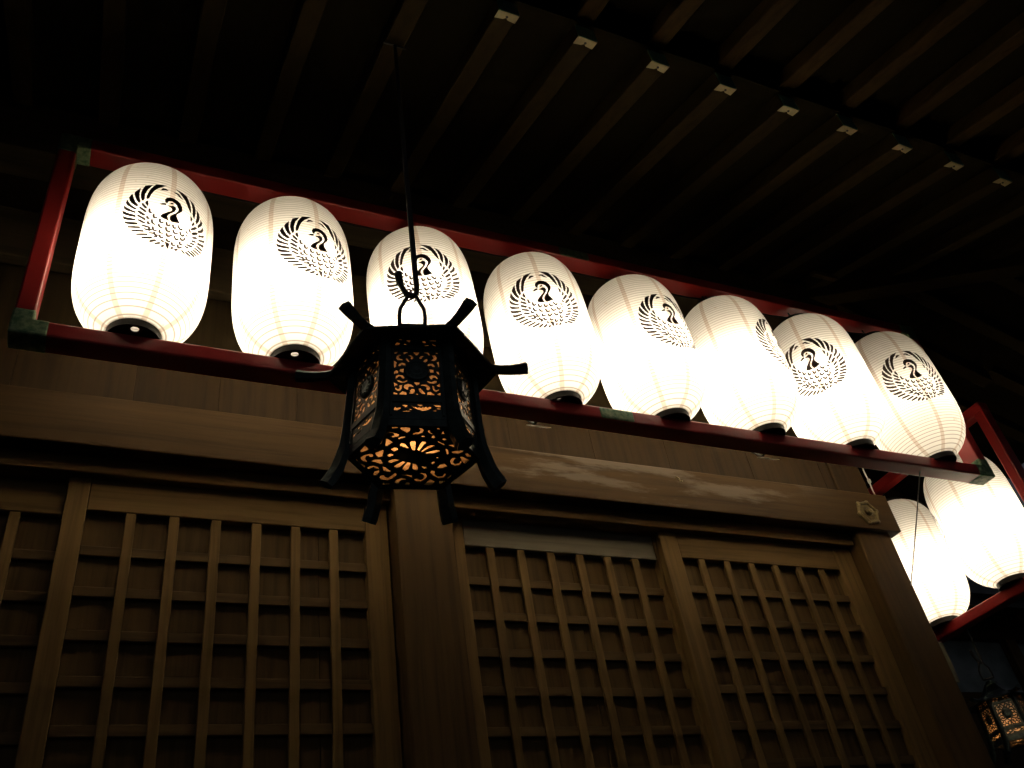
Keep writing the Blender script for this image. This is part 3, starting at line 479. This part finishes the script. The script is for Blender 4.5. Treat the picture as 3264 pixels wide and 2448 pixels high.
# ------------------------------------------------------------------ lantern frames (red lacquer)
def rail(m, a, b): m.box(a, b, .0055, 2)
def make_frame(label, x0, x1, y0, y1, z0, z1, t=.0205, mids=(), brackets=(), axis='X'):
    """upright rectangle of four rails; axis = the way it runs"""
    base = P((x0+x1)/2, (y0+y1)/2, z0)
    f = tag(empty('lantern_frame', base), label, 'lantern frame', 'red lantern frames under the eaves')
    if axis == 'X': e = lambda a, b, z_0, z_1, p=0: (P(a, y0, z_0)+Vector((-p, -p, -p)), P(b, y1, z_1)+Vector((p, p, p))); A, B = x0, x1
    else: e = lambda a, b, z_0, z_1, p=0: (P(x0, a, z_0)+Vector((-p, -p, -p)), P(x1, b, z_1)+Vector((p, p, p))); A, B = y0, y1
    for nm, q in (('bottom_rail', (A, B, z0, z0+t)), ('top_rail', (A, B, z1-t, z1))):
        m = MB(); rail(m, *e(*q)); m.build(nm, RED, f)
    for q in ((A+.0005, A+t, z0+t-.002, z1-t+.002), (B-t, B-.0005, z0+t-.002, z1-t+.002)):
        m = MB(); rail(m, *e(*q)); m.build('side_rail', RED, f)
    for a, s in ((A, 1), (B, -1)) if axis == 'X' else ():
        for zz, u in ((z0, 1), (z1, -1)):
            m = MB(); m.box(*e(*sorted((a, a+s*.036)), *sorted((zz, zz+u*(t+.0002))), .0012), .0055, 2)
            m.box(*e(*sorted((a, a+s*(t+.0002))), *sorted((zz+u*.002, zz+u*.034)), .0011), .0055, 2)
            m.build('corner_fitting', PATINA, f)
    for c in mids:
        for zz in (z0, z1-t):
            m = MB(); m.box(*e(c-.027, c+.027, zz+.0008, zz+t-.0008, .0016), .0085, 3); m.build('rail_fitting', PATINA, f)
    for c in brackets:
        m = MB()
        if axis == 'X':
            m.hexa([P(c-.015, y1+.004, z0-.0020), P(c+.015, y1+.004, z0-.0020), P(c+.015, y1+.0155, z0+.0060), P(c-.015, y1+.0155, z0+.0060)],
                   [P(c-.015, y1+.004, z0-.0010), P(c+.015, y1+.004, z0-.0010), P(c+.015, y1+.0155, z0+.0070), P(c-.015, y1+.0155, z0+.0070)], 0)
        m.build('glow_plate', MILK, f)  # made-up plate, translucent so lantern light shows through as a bright sliver
        m = MB(); m.tube([P(c, y1-.006, z0+.013), P(c, y1+.02, z0+.013), P(c, .9735, z0+.168)], .005, 8); m.build('wall_bracket', IRON, f)
    return f
YF0, YF1 = .800, .8285
make_frame('long red lacquered frame with green copper corners holding the row of eight lanterns', -.1185, 1.339, YF0, YF1, .6810, 1.0185, mids=(.610,), brackets=(.508, .892))
XS = 1.47
ZS = .5445
make_frame('short red frame hung beyond the corner post round the pair of lanterns', XS-.012, XS+.012, .830, 1.34, ZS, .884, axis='Y')

# ------------------------------------------------------------------ paper lanterns
LR = .0734*S
def prof_r(t): return LR*max(0, 1-abs(t)**4.2)**.5
def make_lantern():
    o = empty('paper_lantern', (0, 0, 0))
    m = MB(); pr = []
    n = NH*4; t0 = .964
    for i in range(n+1):
        z = -t0 + 2*t0*i/n
        zz = z*LH
        ph = (zz*HOOP) % 1.0; d = abs(ph-.5)*2            # 0 at hoop, 1 between
        r = prof_r(z) - .0016*d**2*min(1, prof_r(z)/LR*1.2)
        pr.append((r, zz))
    m.lathe(pr, 96)
    sh = m.build('paper_shade', PAPER, o, smooth=True)
    # crest: dark figures lying on the paper
    m = MB(); t = bmesh.new()
    for lp in CREST.split(';'):
        pts = [tuple(int(q)/10000 for q in p.split(',')) for p in lp.split()]
        fine = []
        for i, p in enumerate(pts):
            q = pts[(i+1) % len(pts)]; L = math.hypot(q[0]-p[0], q[1]-p[1]); k = max(1, int(L/.012))
            fine += [(p[0]+(q[0]-p[0])*j/k, p[1]+(q[1]-p[1])*j/k) for j in range(k)]
        es = [(i, (i+1) % len(fine)) for i in range(len(fine))]
        v2, e2, f2, *_ = delaunay_2d_cdt([Vector(p) for p in fine], es, [], 1, 1e-7)
        bv = []
        for v in v2:
            th = v.x/LR; z = v.y; r = prof_r(z/LH)+.0012
            bv.append(t.verts.new((r*math.sin(th), -r*math.cos(th), z)))
        for f in f2: 
            try: t.faces.new([bv[i] for i in f])
            except ValueError: pass
    bmesh.ops.recalc_face_normals(t, faces=t.faces[:])
    m.join(t); m.build('crane_crest', INK, sh)
    zb = -t0*LH; rr = prof_r(t0)
    m = MB()                                              # bottom ring, closed by a board with a small hole
    m.lathe([(rr-.006, zb+.030), (rr-.003, zb+.030), (rr-.003, zb+.004), (rr+.003, zb+.003), (rr+.003, zb-.020), (rr-.006, zb-.020)], 48, None, True)
    m.lathe([(rr-.005, zb+.027), (.011, zb+.027), (.011, zb+.024), (rr-.005, zb+.024)], 48, Matrix.Identity(4), True)
    m.build('base_ring', BLACK, o, smooth=False)
    m = MB()
    m.lathe([(rr-.004, -zb-.006), (rr+.003, -zb-.004), (rr+.003, -zb+.014), (rr-.004, -zb+.014)], 48, None, True)
    m.lathe([(rr-.003, -zb+.004), (.0001, -zb+.004), (.0001, -zb+.007), (rr-.003, -zb+.007)], 32, None, True)
    m.build('top_ring', BLACK, o)
    m = MB()
    m.tube([(-rr, 0, -zb+.010), (-rr*.96, 0, -zb+.034), (-.012, 0, -zb+.052), (.012, 0, -zb+.052), (rr*.96, 0, -zb+.034), (rr, 0, -zb+.010)], .0022)
    m.tube([(0, 0, -zb+.050), (.006, 0, -zb+.058), (.002, 0, -zb+.066), (0, 0, -zb+.078)], .0024)
    m.build('hanging_wire', IRON, o)
    m = MB(); m.tube([(0, 0, -zb+.006), (0, 0, .02)], .0035, 8); m.lathe([(.0, .026), (.019, .024), (.0235, .000), (.0235, -.028), (.021, -.0255), (.0, -.020)], 20); m.build('bulb_holder', BLACK, o)
    m = MB(); m.lathe([(.0005, -.122), (.010, -.120), (.0195, -.114), (.0215, -.106), (.0215, -.030), (.0195, -.026), (.012, -.025)], 20); m.build('bulb', BULB, o, smooth=True)
    return o
LAN = [
 (0.000, 14.5, 'white crane-crest paper lantern at the far left end of the long red frame'),
 (.1755, 11.5, 'white paper lantern just left of the bronze hanging lantern, crest turned right'),
 (.3510, -19.7, 'white paper lantern directly behind the iron hook and roof of the bronze lantern'),
 (.5270, -20.9, 'white paper lantern just right of the bronze lantern, its whole crest facing out'),
 (.7000, 4, 'fifth white lantern from the left, crest turned onto its right edge'),
 (.8730, 30, 'sixth white lantern from the left, only half of its crest showing'),
 (1.0490, -54.5, 'white lantern second from the right end of the long frame, crest tilted left'),
 (1.2250, -26.7, 'creamy ribbed lantern at the right end of the long frame, dimmer than its neighbours'),
]
YL, ZL = .8145, .834
GL = 'white paper lanterns in the red frames'
lan = make_lantern()
for k, (x, th, lab) in enumerate(LAN):
    o = lan if k == 0 else copy_tree(lan)
    o.location = P(x, YL, ZL + (.006, .004, .002, .001, .0005, .001, .001, .001)[k]); o.rotation_euler = (Matrix.Rotation(R(-(0, 1.3, 2.4, 3.2, 3.0, 2.6, 2.9, 3.6)[k]), 3, 'Y') @ Matrix.Rotation(R(random.uniform(-.8, .8)), 3, 'X') @ Matrix.Rotation(R(th), 3, 'Z')).to_euler(); o.scale = (random.uniform(.99, 1.012), random.uniform(.99, 1.012), random.uniform(.992, 1.008))
    tag(o, lab, 'paper lantern', GL)
    if k == 7:
        for ch in o.children:
            if ch.name.startswith('bulb') and 'holder' not in ch.name:
                ch.data = ch.data.copy(); ch.data.materials[0] = BULBDIM; ch.location.z += .03
for y, th, lab in ((.9465, 200, 'white paper lantern below the right end of the long frame, cut by the photo edge'),
                   (1.1165, 215, 'white paper lantern half hidden behind the corner post, lowest of all')):
    o = copy_tree(lan); o.location = P(XS, y, .700); o.rotation_euler = (0, 0, R(th)); tag(o, lab, 'paper lantern', GL)

# ------------------------------------------------------------------ bronze hanging lantern
def hexpt(r, k, h, tw=0): return Vector((r*S*math.cos(R(60*k+tw)), r*S*math.sin(R(60*k+tw)), h*S))
def parse(s): return [[tuple(int(q)/1000 for q in p.split(',')) for p in lp.split()] for lp in s.split(';')]
def make_toro():
    o = empty('hanging_lantern', (0, 0, 0))
    RB, RT, HB, HT = .0585, .0545, .006, .103
    # roof
    m = MB()
    m.lathe([(r*S, h*S) for r, h in ((.050, .1035), (.0765, .0930), (.0795, .0920), (.0805, .0940), (.0765, .0970), (.064, .1018), (.050, .1085), (.035, .119), (.024, .131), (.018, .139), (.0002, .1395))], 6, Matrix.Rotation(R(-6), 4, 'Z'))
    m.build('roof', BRONZE, o)
    m = MB(); m.lathe([(r*S, h*S) for r, h in ((.0002, .138), (.016, .139), (.017, .141), (.010, .1425), (.0115, .1450), (.010, .148), (.004, .150), (.0002, .1502))], 24)
    m.build('finial', BRONZE, o, smooth=True)
    for k in range(6):
        m = MB(); pts = [hexpt(r_, k, h_, -6) for r_, h_ in ((.060, .1010), (.071, .0985), (.082, .0960), (.092, .0955), (.101, .0960), (.108, .0972))]
        m.tube(pts, [.0046*S, .0049*S, .0051*S, .0054*S, .0060*S, .0064*S], 6, (1.05, .85)); m.build('roof_horn', BRONZE, o)
    m = MB(); z = S
    w = [(-.0122, .154), (-.0128, .166), (-.0118, .178), (-.0072, .188), (-.0045, .194), (0, .198), (.0045, .194), (.0072, .188), (.0118, .178), (.0128, .166), (.0122, .154)]
    tdir = Vector((math.cos(R(300)), math.sin(R(300)), 0))
    m.tube([tdir*(a*S)+Vector((0, 0, h*S)) for a, h in w], .0021*S, 8); m.tube([tdir*(a*S)+Vector((0, 0, .1545*S)) for a in (-.0135, .0135)], .0026*S, 8)
    m.build('hanging_ring', IRON, o, smooth=True)
    # posts running down into splayed legs
    for k in range(6):
        m = MB()
        pts = [hexpt(.0548, k, .104), hexpt(.0556, k, .07), hexpt(.0572, k, .035), hexpt(.0592, k, .014), hexpt(.0622, k, 0), hexpt(.0660, k, -.013), hexpt(.0720, k, -.0245), hexpt(.0745, k, -.0280)]
        m.tube(pts, [.0062*S, .0062*S, .0064*S, .0068*S, .0076*S, .0080*S, .0084*S, .0080*S], 6, (1.0, .62)); m.build('leg', BRONZE, o)
    main, low, top = HOLES.split('\n')
    def area(src, u0, u1, v0, v1, flip):
        res = []
        for lp in parse(src):
            q = [(u0+(u1-u0)*min(.999, max(.001, a)), v0+(v1-v0)*min(.999, max(.001, b))) for a, b in lp]
            res.append(q)
        return res
    hv = lambda h: (h-HB)/(HT-HB)
    for k in range(6):
        a0, a1 = hexpt(RB, k, HB), hexpt(RB, k+1, HB); b0, b1 = hexpt(RT, k, HT), hexpt(RT, k+1, HT)
        nrm = ((a1-a0).cross(b0-a0)).normalized()
        def mp(u, v, d): 
            return (a0*(1-u)+a1*u)*(1-v)+(b0*(1-u)+b1*u)*v + nrm*d
        holes = area(main, .145, .855, hv(.0318), hv(.0822), 0)+area(low, .15, .85, hv(.0125), hv(.0222), 0)+area(top, .155, .845, hv(.0885), hv(.0972), 0)
        m = MB(); m.openwork([(.02, 0), (.98, 0), (.98, 1), (.02, 1)], holes, 1.0, None)
        for v in m.bm.verts: v.co = mp(v.co.x, v.co.y, -.0016 if v.co.z < .5 else 0)
        bmesh.ops.recalc_face_normals(m.bm, faces=m.bm.faces[:])
        p = m.build('side_panel', BRONZE, o)
        m = MB()                                          # raised frame strips round the openings
        for (u0, u1, v0, v1) in ((.10, .90, hv(.0232), hv(.0300)), (.10, .90, hv(.0832), hv(.0880)), (.10, .14, .03, .97), (.86, .90, .03, .97)):
            lo = [mp(u0, v0, .0001), mp(u1, v0, .0001), mp(u1, v1, .0001), mp(u0, v1, .0001)]; hi = [mp(u0+.004, v0+.006, .0028), mp(u1-.004, v0+.006, .0028), mp(u1-.004, v1-.006, .0028), mp(u0+.004, v1-.006, .0028)]
            m.hexa(lo, hi, 0)
        m.build('panel_moulding', BRONZE, p)
        c = mp(.5, hv(.0585), 0); q = nrm.to_track_quat('Z', 'Y').to_matrix().to_4x4()
        m = MB(); Mx = Matrix.Translation(c) @ q
        m.lathe([(.0002, .005), (.010, .0062), (.020, .0056), (.0245, .0045), (.0265, .002), (.0265, -.001)], 28, Mx)
        for j in range(12):
            a = 2*math.pi*j/12; t = bmesh.new(); bmesh.ops.create_icosphere(t, subdivisions=1, radius=.0042)
            m.join(t, Mx @ Matrix.Translation((.017*math.cos(a), .017*math.sin(a), .0055)) @ Matrix.Diagonal((1, 1, .5, 1)))
        m.build('medallion', BRONZE, p)
        m = MB(); t = bmesh.new()
        t.faces.new([t.verts.new(mp(u, v, -.004)) for u, v in ((.04, .02), (.96, .02), (.96, .98), (.04, .98))]); m.join(t)
        m.build('paper_lining', OILPAPER, p)
    # bottom plate: chrysanthemum in a ring of scrolls
    Rb = .0560*S
    holes = [[tuple(int(q)/10000 for q in p.split(',')) for p in lp.split()] for lp in PLATE.split(';')]
    outer = [(Rb*math.cos(R(60*k)), Rb*math.sin(R(60*k))) for k in range(6)]
    m = MB(); m.openwork(outer, holes, .0022, Matrix.Translation((0, 0, .0015)))
    bp = m.build('bottom_plate', BRONZE, o)
    m = MB(); Rp = Rb*.985
    for k in range(6):
        a, b = Vector((math.cos(R(60*k)), math.sin(R(60*k)), 0)), Vector((math.cos(R(60*k+60)), math.sin(R(60*k+60)), 0))
        m.hexa([a*Rb*.985+Vector((0, 0, -.002)), b*Rb*.985+Vector((0, 0, -.002)), b*Rb*1.04+Vector((0, 0, -.002)), a*Rb*1.04+Vector((0, 0, -.002))],
               [a*Rb*.985+Vector((0, 0, .0014)), b*Rb*.985+Vector((0, 0, .0014)), b*Rb*1.04+Vector((0, 0, HB*S)), a*Rb*1.04+Vector((0, 0, HB*S))], 0)
    m.build('plate_rim', BRONZE, bp)
    m = MB(); t = bmesh.new(); t.faces.new([t.verts.new((Rp*.93*math.cos(R(60*k)), Rp*.93*math.sin(R(60*k)), .0085)) for k in range(6)]); m.join(t)
    m.build('paper_lining', OILPAPER, bp)
    m = MB(); t = bmesh.new(); bmesh.ops.create_icosphere(t, subdivisions=2, radius=.014); bmesh.ops.translate(t, vec=(-.018, -.006, .055), verts=t.verts[:]); m.join(t)
    m.build('bulb', FLAME, o, smooth=True)
    m = MB(); m.tube([(-.018, -.006, .068), (-.018, -.006, .26)], .004, 6); m.lathe([(.0002, .10), (.010, .099), (.010, .067), (.0002, .066)], 14, Matrix.Translation((-.018, -.006, 0))); m.build('bulb_holder', IRON, o)
    return o
TB = P(.2385, .611, .4428)
toro = make_toro()
toro.location = TB
axis = Vector((.009, -.0055, .1602)).normalized()
q = Vector((0, 0, 1)).rotation_difference(axis).to_matrix() @ Matrix.Rotation(R(45), 3, 'Z')
toro.rotation_euler = q.to_euler()
GT = 'hexagonal bronze lanterns hung from the eaves'
tag(toro, 'large dark hexagonal bronze lantern with horned roof hanging in front of the doors', 'hanging lantern', GT)
far = copy_tree(toro)
far.location = P(2.040, 1.50, .470); far.rotation_euler = (0, 0, R(12))
tag(far, 'small distant bronze lantern with amber panels at the lower right corner', 'hanging lantern', GT)

def make_rod(label, apex, top, td, loop=True):
    o = tag(empty('hanging_rod', apex), label, 'rod', 'iron rods holding the bronze lanterns')
    m = MB(); A = Vector(apex); u = td
    pts = [A+u*(-.0122*S)+Vector((0, 0, .030*S)), A+u*(-.0108*S)+Vector((0, 0, .014*S)), A+u*(-.006*S)+Vector((0, 0, .001*S)), A+u*(0*S)+Vector((0, 0, -.0035*S)),
           A+u*(.0042*S)+Vector((0, 0, -.001*S)), A+u*(.0056*S)+Vector((0, 0, .010*S)), A+u*(.0056*S)+Vector((0, 0, .035*S))]
    pts += [pts[-1].lerp(top, k/5) for k in range(1, 6)]
    m.tube(pts, [.0030*S]*7+[.0030*S, .0028*S, .0026*S, .0024*S, .0022*S], 10)
    rod = m.build('hook_rod', IRON, o, smooth=True)
    m = MB()
    for k in range(7): 
        a, b = pts[0].lerp(pts[1], k/7), pts[0].lerp(pts[1], k/7+.08); m.tube([a, b], .0040*S, 8)
    m.build('wire_binding', IRON, rod)
    if loop:
        m = MB(); w, h = .0150*S, .032*S
        m.tube([top+Vector((-w, 0, h)), top+Vector((-w, 0, -.003)), top+Vector((0, 0, -.005)), top+Vector((w, 0, -.003)), top+Vector((w, 0, h))], .0035, 6); m.build('rafter_loop', IRON, o)
    return o
apex = TB + axis*(.198*S)
td = Vector((.966, -.259, 0))
xr = .3735-.1137
make_rod('long black iron rod hooked through the ring of the large bronze lantern', apex, P(xr, .600, under(.600)), td)
make_rod('iron rod above the small distant bronze lantern', far.location+Vector((0, 0, .198*S)), P(2.040, 1.50, .985), td, False)

# ------------------------------------------------------------------ cords and small fittings
pts = []
xs = [l[0] for l in LAN]
for k, x in enumerate(xs):
    pts.append(P(x, YL+.004, .9905))
    if k < 7:
        for q in (.25, .5, .75): pts.append(P(x+(xs[k+1]-x)*q, YL+.006, .9905-.0065*math.sin(math.pi*q)*random.uniform(.6, 1.2)))
m = MB(); m.tube(pts, .0034, 6)
tag(m.build('lamp_cable', BLACK, smooth=True), 'thin black cable looped along under the top rail from lantern to lantern', 'cable')
m = MB(); a, b = P(1.452*.812, .812, .6835), P(1.2535, .998, .545)
m.tube([a.lerp(b, k/14)+Vector((0, 0, -.004*math.sin(math.pi*k/14))) for k in range(15)], .0026, 6)
tag(m.build('cord', CORD, smooth=True), 'thin grey cord slung from the long frame to the corner post', 'cord')
m = MB(); pts = [P(1.2515+.001*math.sin(k*1.9), .9685, .93-.0115*k) for k in range(18)]
m.tube(pts, .0032, 8)
cb = m.build('cable', WHITE, smooth=True)
tag(cb, 'white insulated cable clipped down the side of the corner post', 'cable')
for k in (4, 9, 14):
    m = MB(); p = pts[k]; m.box(p-Vector((.005, .007, .010)), p+Vector((.006, .007, .010)), .002); m.build('cable_clip', WHITE, cb)
m = MB(); m.ubox(1.2490, 1.2605, .976, .980, .400, .465, .001)  # narrow strip, its pale colour standing in for light caught on an edge
tag(m.build('lit_edge_strip', PALE), 'pale narrow strip for light caught on an edge by the corner post, below the lanterns', 'lit_edge')

# ------------------------------------------------------------------ neighbouring hall, right rear
nh = tag(empty('plastered_hall', P(3.2, 2.6, -.625)), 'dark timber building with grey plaster wall far behind the corner post', 'building')
m = MB(); m.ubox(1.9, 5.6, 2.62, 2.66, -.62, 1.4, .004); m.build('plaster_wall', PLASTER, nh)
for x in (2.2, 3.00, 3.78, 4.56):
    m = MB(); m.ubox(x-.035, x+.035, 2.585, 2.65, -.62, 1.45, .006); m.build('post', WZ, nh)
m = MB(); m.ubox(1.85, 5.6, 2.59, 2.63, .93, 1.02, .005); m.ubox(1.85, 5.6, 2.58, 2.63, 1.26, 1.42, .005); m.build('tie_beam', WX, nh)
m = MB(); m.hexa([P(1.8, 2.3, 1.32), P(5.6, 2.3, 1.32), P(5.6, 3.6, 1.9), P(1.8, 3.6, 1.9)], [P(1.8, 2.3, 1.38), P(5.6, 2.3, 1.38), P(5.6, 3.6, 1.98), P(1.8, 3.6, 1.98)], 0); m.build('roof', TILE, nh)
m = MB(); m.ubox(1.9, 5.6, 2.55, 2.615, -.60, .93, .004); m.build('board_wainscot', WP, nh)

# ------------------------------------------------------------------ night sky, camera
w = bpy.data.worlds.new('World'); sc.world = w; w.use_nodes = True
t = w.node_tree; bg = t.nodes['Background']
sky = t.nodes.new('ShaderNodeTexSky'); sky.sky_type = 'NISHITA'; sky.sun_disc = False
sky.sun_elevation = R(-2.5); sky.sun_rotation = R(200); sky.air_density = 1.0; sky.ozone_density = 3
hs = t.nodes.new('ShaderNodeHueSaturation'); hs.inputs['Saturation'].default_value = .22
t.links.new(sky.outputs[0], hs.inputs['Color']); t.links.new(hs.outputs[0], bg.inputs[0]); bg.inputs[1].default_value = .34
cam = bpy.data.cameras.new('camera'); co = bpy.data.objects.new('camera', cam); C.objects.link(co)
rx, ux, fx_ = (0.9087732526503767, -0.39238121164787754, -0.1420146471776706), (-0.14351546582221875, -0.6134560204103855, 0.7765790507682295), (0.3918347691783952, 0.6853529716635044, 0.6138051953958336)
co.matrix_world = Matrix(((rx[0], ux[0], -fx_[0], 0), (rx[1], ux[1], -fx_[1], -S), (rx[2], ux[2], -fx_[2], 1.5), (0, 0, 0, 1)))
cam.sensor_fit = 'HORIZONTAL'; cam.sensor_width = 36; cam.lens = 31.4623; cam.clip_start = .05; cam.clip_end = 600
sc.camera = co
sc.view_settings.view_transform = 'Standard'; sc.view_settings.look = 'None'
sc.view_settings.exposure = 0; sc.view_settings.gamma = 1; sc.view_settings.use_curve_mapping = False
sc.render.engine = 'CYCLES'
cy = sc.cycles
cy.use_denoising = True; cy.max_bounces = 8; cy.diffuse_bounces = 6; cy.transmission_bounces = 6
cy.sample_clamp_indirect = 8; cy.use_light_tree = True; cy.caustics_reflective = False; cy.caustics_refractive = False
